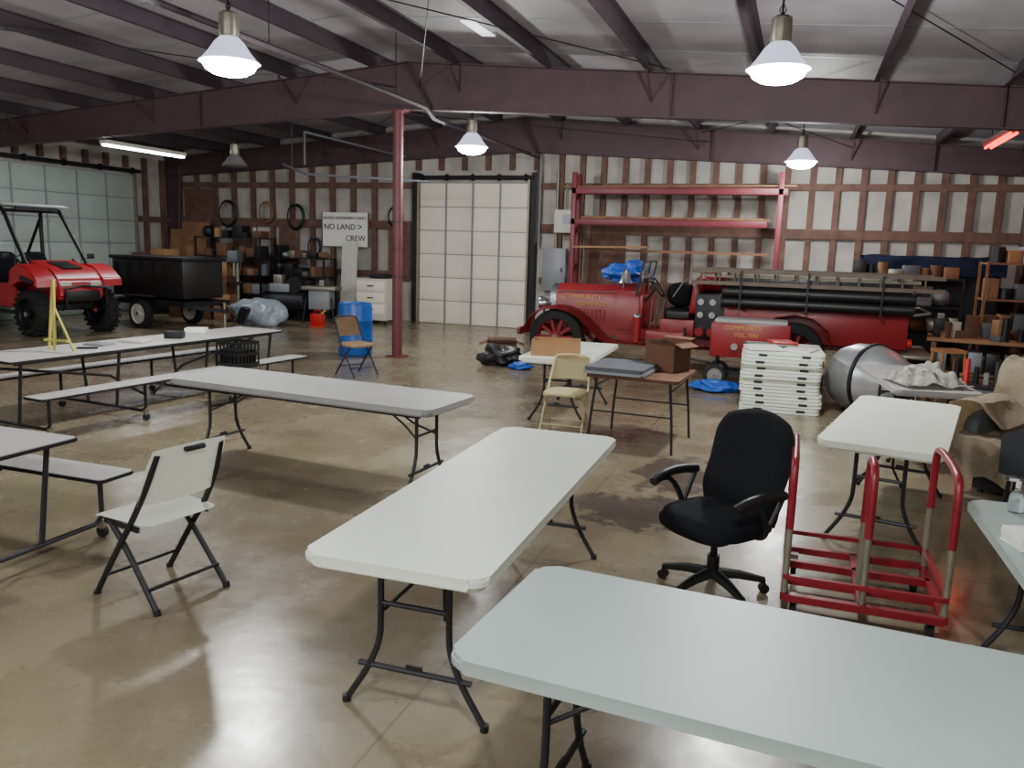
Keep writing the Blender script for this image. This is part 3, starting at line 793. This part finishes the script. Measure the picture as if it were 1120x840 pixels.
for cx,cz,rr_,k in((-12.3,2.5,.26,'dark_metal'),(-13.2,2.6,.22,'plank'),(-14.4,2.55,.28,'dark_metal'),(-9.45,2.55,.2,'dark_metal'),(-11.75,1.75,.2,'navy')):
    for q in range(3):
        b.path([(cx+(rr_-.015*q)*math.cos(a),-.02*q,cz+(rr_-.015*q)*1.25*math.sin(a)) for a in [2*pi*i/20 for i in range(20)]],.016,k,6,closed=True)
    b.cyl((cx,.06,cz+rr_*1.25),(cx,-.06,cz+rr_*1.25),.012,'galv',6)
b.done('hanging_hoses',(0,18.1,0))
b=B();b.box((0,0,.03),(.4,.5,.06),'dark_metal',bev=.01);b.cyl((0,.1,.06),(0,.1,1.6),.04,'galv',14);b.box((0,0,.9),(.34,.34,.04),'dark_metal',bev=.006)
b.box((0,-.02,1.5),(.24,.5,.26),'seat_grey',bev=.04);b.cyl((0,-.15,1.05),(0,-.15,1.4),.03,'galv',12);b.cyl((0,.22,1.35),(0,.22,1.6),.1,'dark_metal',16)
for a in(0,2.1,4.2):b.cyl((.13,-.05,1.4),(.15,-.05+.2*math.cos(a),1.4+.2*math.sin(a)),.01,'galv',6)
b.done('drill_press',(-12.35,15.75,0),20)

# ------------------------------------------------------------------ UTV (front +X, near side -Y)
b=B()
R=.42
for x in(-1.0,1.0):
    for y in(-.68,.68):
        wheel(b,x,y,R,R,.28,'dark_metal',spokes=False)
        for i in range(22):
            a=2*pi*i/22
            for s in(-1,1):b.box((x+(R+.005)*math.cos(a+.07*s),y+s*.07,R+(R+.005)*math.sin(a+.07*s)),(.03,.12,.05),'rubber',rot=(0,-a,0))
        b.cyl((x,y-.15*(1 if y<0 else -1),R),(x,0,R+.15),.03,'dark_metal')
        b.cyl((x,y*.8,R),(x*.92,y*.5,1.05),.045,'red_plastic',12);b.path([(x*.92+.05*math.cos(i),y*.5+.05*math.sin(i),.6+i*.012) for i in range(40)],.01,'red_plastic',5)
b.box((0,0,.55),(2.2,1.0,.18),'black_plastic',bev=.03)
b.prism([(.45,.75),(1.25,.62),(1.45,.72),(1.42,1.05),(1.2,1.25),(.5,1.40),(.42,1.25)],-.46,.46,'utv_red','y',.04)
for s in(-1,1):
    b.prism([(.55,.90),(.62,1.22),(.85,1.34),(1.15,1.28),(1.42,1.08),(1.45,.92),(1.2,1.04),(.9,1.04),(.7,.92)],s*.45,s*.86,'utv_red','y',.02)
    b.prism([(-1.5,.95),(-1.45,1.15),(-.7,1.2),(-.5,1.0),(-.65,.9),(-1.0,1.0),(-1.35,.88)],s*.45,s*.84,'utv_red','y',.02)
    b.box((1.43,s*.3,.98),(.06,.22,.08),'offwhite',bev=.015)
    b.prism([(-.45,.5),(.5,.5),(.45,.95),(-.4,.95)],s*.62,s*.66,'utv_red','y',.01)
    b.box((0,s*.7,.42),(1.2,.1,.06),'black_plastic')
    b.prism([(.95,1.06),(1.35,.98),(1.40,1.04),(1.0,1.14)],s*.865,s*.88,'black_plastic','y')
b.box((.95,0,1.31),(.5,.4,.03),'black_plastic',rot=(0,.2,0),bev=.01)
b.box((1.46,0,.75),(.06,.7,.2),'black_plastic',bev=.02);b.path([(1.45,-.4,.5),(1.6,-.4,.6),(1.6,-.4,.9),(1.5,0,.95),(1.6,.4,.9),(1.6,.4,.6),(1.45,.4,.5)],.022,'dark_metal')
b.box((-1.05,0,1.05),(.95,1.25,.35),'black_plastic',bev=.03);b.box((-1.05,0,1.22),(.8,1.1,.06),'dark_metal')
for s in(-1,1):
    b.cushion((-.3,s*.3,.85),(.5,.5,.18),'black_fabric',p=4);b.cushion((-.52,s*.3,1.2),(.16,.5,.65),'black_fabric',p=4,rot=(0,-.15,0))
    b.path([(.76,s*.60,1.30),(.38,s*.58,1.8),(.02,s*.55,2.32),(-.1,s*.55,2.36),(-.6,s*.55,2.36),(-.68,s*.56,2.25),(-.72,s*.60,1.1)],.038,'black_plastic',10,smooth=1)
    b.path([(-.68,s*.56,2.2),(-1.4,s*.6,1.3)],.03,'black_plastic')
    b.path([(.62,s*.55,1.25),(.35,s*.55,1.4)],.02,'black_plastic')
for x,z in((.02,2.32),(-.64,2.33),(.68,1.3)):b.cyl((x,-.57,z),(x,.57,z),.03,'black_plastic',10)
b.box((-.32,0,2.41),(.95,1.3,.035),'grey_box',bev=.012);b.box((-.32,0,2.435),(.85,1.2,.02),'offwhite',bev=.008);b.box((.16,0,2.36),(.05,.8,.07),'dark_metal')
b.path([(.4,-.3,1.1),(.15,-.3,1.3)],.016,'dark_metal');b.path([(.13-.05*math.sin(a),-.3+.17*math.cos(a),1.32+.15*math.sin(a)) for a in [2*pi*i/16 for i in range(16)]],.014,'black_plastic',6,closed=True)
for s in(-1,1):b.cyl((.55,s*.62,1.4),(.5,s*.8,1.45),.012,'dark_metal');b.box((.5,s*.84,1.47),(.04,.14,.1),'black_plastic',bev=.01)
b.done('utility_vehicle',(-14.2,12.05,0),-10)
b=B()
b.box((0,0,.55),(2.3,1.2,.10),'dark_metal');b.box((-.05,0,1.04),(2.15,1.05,.78),'black_plastic',bev=.03);b.box((-.05,0,1.46),(2.25,1.12,.07),'dark_metal',bev=.01)
for i in range(6):b.box((-1.0+i*.38,-.54,1.02),(.03,.03,.7),'dark_metal')
for y in(-.66,.66):wheel(b,-.1,y,.31,.31,.17,'offwhite',spokes=False);b.box((-.1,y,.68),(.8,.24,.03),'black_plastic',bev=.01)
b.bar((1.1,-.4,.5),(1.7,0,.42),.06,.08,'dark_metal');b.bar((1.1,.4,.5),(1.7,0,.42),.06,.08,'dark_metal');b.cyl((1.6,0,0),(1.6,0,.6),.03,'galv');
b.done('utility_trailer',(-12.7,14.0,0),-8)

b=B()
for i,(x,w,h,t,k) in enumerate(((-.5,1.1,2.1,.02,'plywood'),(-.1,.9,2.3,.02,'plank'),(.1,.7,1.7,.02,'plywood'),(.3,.4,1.9,.03,'plank'))):
    b.box((x,-.15*i,h/2),(w,t,h),k,rot=(-.13,0,0))
b.done('plywood_sheets',(-15.0,17.7,.02),0)
def shelf(name,loc,rz,W,D,H_,levels,stuff,fr='grey_box'):
    b=B()
    for sx_ in(-1,1):
        for sy_ in(-1,1):b.box((sx_*W/2,sy_*D/2,H_/2),(.04,.04,H_),fr)
    for l in range(levels):
        z=.12+(H_-.15)*l/(levels-1);b.box((0,0,z),(W,D,.03),fr)
        x=-W/2+.05
        while x<W/2-.12:
            w=random.uniform(.12,.3);h=random.uniform(.12,(H_/levels)*.8);d=D*random.uniform(.5,.85);k=random.choice(stuff)
            if x+w>W/2:break
            tp=random.random()
            if tp<.65:b.box((x+w/2,random.uniform(-.04,.04),z+.015+h/2),(w,d,h),k,bev=.006)
            elif tp<.85:b.cyl((x+w/2,0,z+.015),(x+w/2,0,z+.015+h),min(w,d)/2,k,16)
            else:b.cushion((x+w/2,0,z+.015+h/2),(w,d,h),k,p=3)
            x+=w+random.uniform(.0,.03)
    return b.done(name,(*loc,0),rz)
dk=['cardboard','cardboard_dark','dark_metal','seat_grey','black_plastic','cardboard_dark','grey_box','galv','plank','dark_metal']
shelf('storage_shelf',(-13.3,16.95),0,1.9,.6,1.95,5,dk,'dark_metal')
shelf('storage_shelf',(-11.7,17.5),0,1.5,.5,1.5,4,dk,'dark_metal')
def boxpile(name,loc,rz,items,z=0):
    b=B()
    for x,y,z_,w,d,h,k,r in items:
        b.box((x,y,z_+h/2),(w,d,h),k,rot=(0,0,r),bev=.006)
        if k.startswith('card'):b.box((x,y,z_+h+.001),(w*.98,.05,.002),'plywood',rot=(0,0,r))
    return b.done(name,(*loc,z),rz)
boxpile('stacked_cartons',(-13.4,15.85),5,[(0,0,0,.6,.5,.55,'cardboard_dark',.1),(.05,0,.55,.55,.45,.5,'cardboard',-.1),(.55,.1,0,.4,.5,.6,'cardboard',.2),(.52,.1,.6,.4,.4,.45,'cardboard_dark',0),(-.6,.1,0,.5,.5,.8,'cardboard_dark',.1),(-.6,.1,.8,.4,.4,.3,'seat_grey',.1),(.0,0,1.05,.4,.4,.4,'cardboard_dark',.2),(.5,.1,1.05,.3,.3,.3,'cardboard',.2)])
boxpile('stacked_cartons',(-15.0,16.4),0,[(0,0,0,.7,.6,.7,'dark_metal',.05),(0,0,.7,.6,.5,.5,'cardboard_dark',.1),(.02,0,1.2,.5,.45,.4,'cardboard',-.1),(-.6,0,0,.5,.5,.9,'seat_grey',0),(-.6,0,.9,.45,.45,.6,'cardboard_dark',.1)])
lump('plastic_wrapped_bundle',(-11.5,15.35),(1.2,.7,.62),'wrap',.5)
b=B();b.cyl((-.5,0,.45),(.5,0,.45),.24,'dark_metal',24);b.ball((-.5,0,.45),(.2,.48,.48),'dark_metal');b.ball((.5,0,.45),(.2,.48,.48),'dark_metal')
b.box((-.1,0,.78),(.5,.3,.2),'grey_box',bev=.02);b.cyl((.25,-.1,.85),(.25,.1,.85),.2,'dark_metal',20);b.box((-.15,0,.98),(.22,.22,.22),'galv',bev=.02)
for x in(-.4,.4):b.box((x,0,.12),(.05,.4,.24),'dark_metal')
b.done('air_compressor',(-11.6,16.6,0),10)
b=B();b.box((0,0,.82),(.8,.6,.08),'galv',bev=.01);b.box((0,0,.55),(.5,.45,.45),'grey_box',bev=.02)
for x in(-.3,.3):
    for y in(-.22,.22):b.cyl((x,y,.6),(x*1.25,y*1.3,0),.022,'dark_metal')
b.box((0,0,.93),(.02,.3,.15),'chrome');b.done('table_saw',(-10.6,16.6,0),15)
steel_folding_chair('black_chair',(-8.45,10.6),150,'black_plastic','dark_metal',.82)
b=B();w=.33
for z in(.02,.14,.27):
    for s in(-1,1):b.box((s*w/2,0,z),(.014,w,.03),'black_plastic');b.box((0,s*w/2,z),(w,.014,.03),'black_plastic')
for i in range(7):
    t=-w/2+w*i/6
    for s in(-1,1):b.box((s*w/2,t,.145),(.014,.016,.28),'black_plastic');b.box((t,s*w/2,.145),(.016,.014,.28),'black_plastic')
b.box((0,0,.012),(w,w,.02),'black_plastic');b.box((0,0,.1),(w*.85,w*.85,.16),'black_fabric')
b.done('milk_crate',(-6.2,7.9,.432),-6)
b=B()
b.path([(0,0,.016),(.04,.0,.72)],.016,'yellow');b.path([(-.14,.06,.016),(.03,0,.70)],.014,'yellow');b.path([(.2,.05,.016),(.0,.0,.50)],.012,'yellow');b.bar((-.12,0,.12),(.18,0,.12),.03,.02,'yellow')
b.done('wooden_easel',(-6.95,6.05,.737))
boxpile('table_clutter',(-6.95,7.1),0,[(0,0,0,.3,.22,.03,'offwhite',.2),(.1,.5,0,.2,.15,.08,'dark_metal',.4),(-.1,-.4,0,.25,.2,.02,'grey_box',.1),(-.1,1.1,0,.25,.2,.06,'paper',.5),(.05,-.7,0,.2,.03,.02,'ink',.6)],.737)

shelf('storage_shelf',(1.75,16.0),0,1.8,.6,1.6,4,dk,'dark_metal')
shelf('storage_shelf',(3.5,15.3),0,1.3,.6,1.9,4,dk+['orange_wood','offwhite'],'plank')
def drape(name,loc,W,D,H_,k):
    b=B()
    def f(u,v):
        x=(u-.5)*W;y=(v-.5)*(D+2*.35)
        z=H_
        if abs(y)>D/2:z=H_-(abs(y)-D/2)*.95;y=math.copysign(D/2+.03,y)
        n=noise.noise(Vector((x*2.5,y*2.5+v*3,z*3)))
        return (x,y+.05*n,z+.05*n)
    b.grid(f,40,24,k,thick=.01)
    b.box((0,0,H_/2-.06),(W*.94,D*.8,H_-.12),'dark_metal')
    return b.done(name,loc)
drape('covered_pallet',(2.3,17.2,0),2.4,.8,1.95,'navy')
b=B();b.box((0,0,.74),(2.0,.75,.05),'plywood',bev=.004)
for x in(-.9,.9):
    for y in(-.3,.3):b.box((x,y,.36),(.07,.07,.72),'plank')
b.box((0,0,.25),(1.8,.6,.03),'plank')
for i in range(26):
    x=random.uniform(-.85,.85);y=random.uniform(-.25,.25);h=random.uniform(.08,.36);k=random.choice(dk+['offwhite','paper'])
    if i%3:b.box((x,y,.765+h/2),(random.uniform(.1,.25),.15,h),k,rot=(0,0,random.random()),bev=.005)
    else:b.cyl((x,y,.765),(x,y,.765+h),.05,k,14)
for i in range(8):
    b.box((-.8+i*.23,0,.27+.15),(.18,.4,.3),random.choice(dk),bev=.006)
b.done('workbench',(2.9,13.6,0),-8)
b=B()
b.slab((0,0,.72),.36,.36,.035,.04,'orange_wood')
for x in(-.14,.14):
    for y in(-.14,.14):b.path([(x,y,.71),(x*1.3,y*1.3,0.01)],.018,'orange_wood')
for z in(.2,.42):
    for s in(-1,1):b.cyl((s*.17,-.17,z),(s*.17,.17,z),.01,'orange_wood');b.cyl((-.17,s*.17,z),(.17,s*.17,z),.01,'orange_wood')
b.done('wooden_stool',(1.95,12.0,0),15)
boxpile('stacked_cartons',(2.95,11.4),-10,[(0,0,0,.6,.5,.45,'cardboard',.1),(.0,0,.45,.5,.45,.4,'cardboard_dark',-.1),(.7,.1,0,.6,.5,.5,'cardboard_dark',.1),(.7,.1,.5,.6,.5,.5,'cardboard',0),(.7,.1,1.0,.5,.4,.4,'offwhite',.1),(0,0,.85,.45,.35,.3,'cardboard',.2),(-.6,-.1,0,.45,.4,.35,'grey_box',.3)])
b=B();b.box((0,0,.5),(.9,.5,.04),'black_plastic')
for x in(-.4,.4):
    for y in(-.2,.2):b.cyl((x,y,0),(x,y,.5),.02,'dark_metal')
for i in range(8):b.cyl((-.35+i*.1,random.uniform(-.15,.1),.52),(-.35+i*.1,0,.52+random.uniform(.12,.3)),.03,random.choice(['offwhite','clear','red_plastic','dark_metal','galv']),10)
b.box((0,0,.2),(.8,.4,.25),'black_plastic',bev=.02);b.done('side_table',(2.15,10.4,0),-10)
b=B()
b.box((0,0,.2),(.45,.3,.3),'offwhite',bev=.01);b.box((.0,0,.02),(.4,.28,.06),'dark_metal');b.cyl((0,-.02,.35),(0,-.02,.42),.09,'galv');b.done('utility_heater',(1.35,12.2,0),-15)

# armchair with towels
b=B()
b.cushion((0,0,.32),(.82,.8,.26),'seat_grey',p=5);b.cushion((0,.34,.62),(.8,.2,.74),'seat_grey',p=4,rot=(-.12,0,0))
for s in(-1,1):b.cushion((s*.40,-.02,.42),(.17,.75,.5),'seat_grey',p=4)
b.box((0,0,.1),(.7,.66,.12),'dark_metal')
for x in(-.3,.3):
    for y in(-.28,.28):b.cyl((x,y,0),(x,y,.08),.025,'black_plastic')
def tow(u,v):
    x=(u-.5)*.92;s=v*2.35
    if s<.55:y=.52;z=.48+s
    elif s<.85:y=.52-(s-.55)*1.05;z=1.05+.03*math.sin((s-.55)/.3*pi)
    elif s<1.35:y=.205-(s-.85)*.15;z=1.04-(s-.85)*1.0
    elif s<2.0:y=.13-(s-1.35)*.92;z=.54-(s-1.35)*.10
    else:y=-.47;z=.475-(s-2.0)*.95
    n=noise.noise(Vector((x*4,y*4,z*4)));n2=noise.noise(Vector((x*9+5,y*9,z*9)))
    return (x+.03*n2,y+.05*n-.02,z+.05*n+.03*n2)
b.grid(tow,40,60,'towel',thick=.02)
def tow2(u,v):
    y=(v-.5)*.9;s=u*.95
    if s<.5:x=-.54;z=.24+s
    elif s<.7:x=-.54+(s-.5)*1.2;z=.75+.02*math.sin((s-.5)*15)
    else:x=-.30+(s-.7)*.7;z=.74-(s-.7)*.6
    n=noise.noise(Vector((x*4+9,y*4,z*4)))
    return (x+.05*n,y+.04*n-.05,z+.05*n)
b.grid(tow2,30,26,'towel',thick=.02)
b.done('armchair_with_towels',(1.98,7.55,0),-35)
b=B()
def bl(u,v):
    x=(u-.5)*.62;y=(v-.5)*.6;r=math.hypot(x/.31,y/.3)
    n=noise.noise(Vector((x*7,y*7,0)));n2=noise.noise(Vector((x*14,y*14,4)))
    z=.02+max(0,1-r)*.13+max(0,(.09*n+.05*n2+.05))*(1 if r<1 else .4)
    return (x*(1+.1*n),y*(1+.1*n2),z)
b.grid(bl,36,36,'cloth_print',thick=.01);b.done('printed_blanket',(1.2,8.45,.735),20,ang=1.3)
b=B()
b.cushion((0,0,.44),(.46,.46,.07),'seat_grey',p=4)
def bk(u,v):
    a=(u-.5)*2;return (a*.27,-.22-.06*v+.10*a*a,.45+.38*v-.10*a*a*v)
b.grid(bk,16,10,'seat_grey',thick=.03)
for x in(-.19,.19):
    for y in(-.19,.19):b.path([(x,y,.42),(x*1.15,y*1.2,0.014)],.014,'dark_metal')
b.done('stacking_chair',(1.72,6.35,0),-20)
b=B();b.lathe([(.0,0),(.032,.0),(.034,.01),(.034,.07),(.025,.095),(.012,.105),(.012,.12)],'clear',20,caps=False);b.cyl((0,0,.12),(0,0,.15),.012,'offwhite',12);b.bar((0,0,.155),(-.04,0,.155),.014,.01,'offwhite');b.done('sanitizer_bottle',(1.06,4.3,.735))
b=B()
for i in range(6):b.box((random.uniform(-.005,.005),0,.006+i*.011),(.16,.16,.009),'paper',rot=(0,0,random.uniform(-.06,.06)),bev=.003)
b.done('napkin_stack',(1.0,3.78,.735),15)

# ------------------------------------------------------------------ world, camera
w=bpy.data.worlds.new('World');bpy.context.scene.world=w;w.use_nodes=True
w.node_tree.nodes['Background'].inputs[0].default_value=(.5,.52,.6,1);w.node_tree.nodes['Background'].inputs[1].default_value=.3
cam=bpy.data.cameras.new('camera');co=bpy.data.objects.new('camera',cam);bpy.context.collection.objects.link(co)
p=.168;rl=.030
r0=Vector((math.cos(TH),math.sin(TH),0));fw=Vector((-math.sin(TH)*math.cos(p),math.cos(TH)*math.cos(p),-math.sin(p)));u0=r0.cross(fw)
r=r0*math.cos(rl)+u0*math.sin(rl);u=-r0*math.sin(rl)+u0*math.cos(rl)
mtx=Matrix((r,u,-fw)).transposed().to_4x4();mtx.translation=Vector((0,0,1.91))
co.matrix_world=mtx
cam.sensor_fit='HORIZONTAL';cam.sensor_width=36;cam.lens=885/1120*36;cam.clip_start=.05;cam.clip_end=200
bpy.context.scene.camera=co
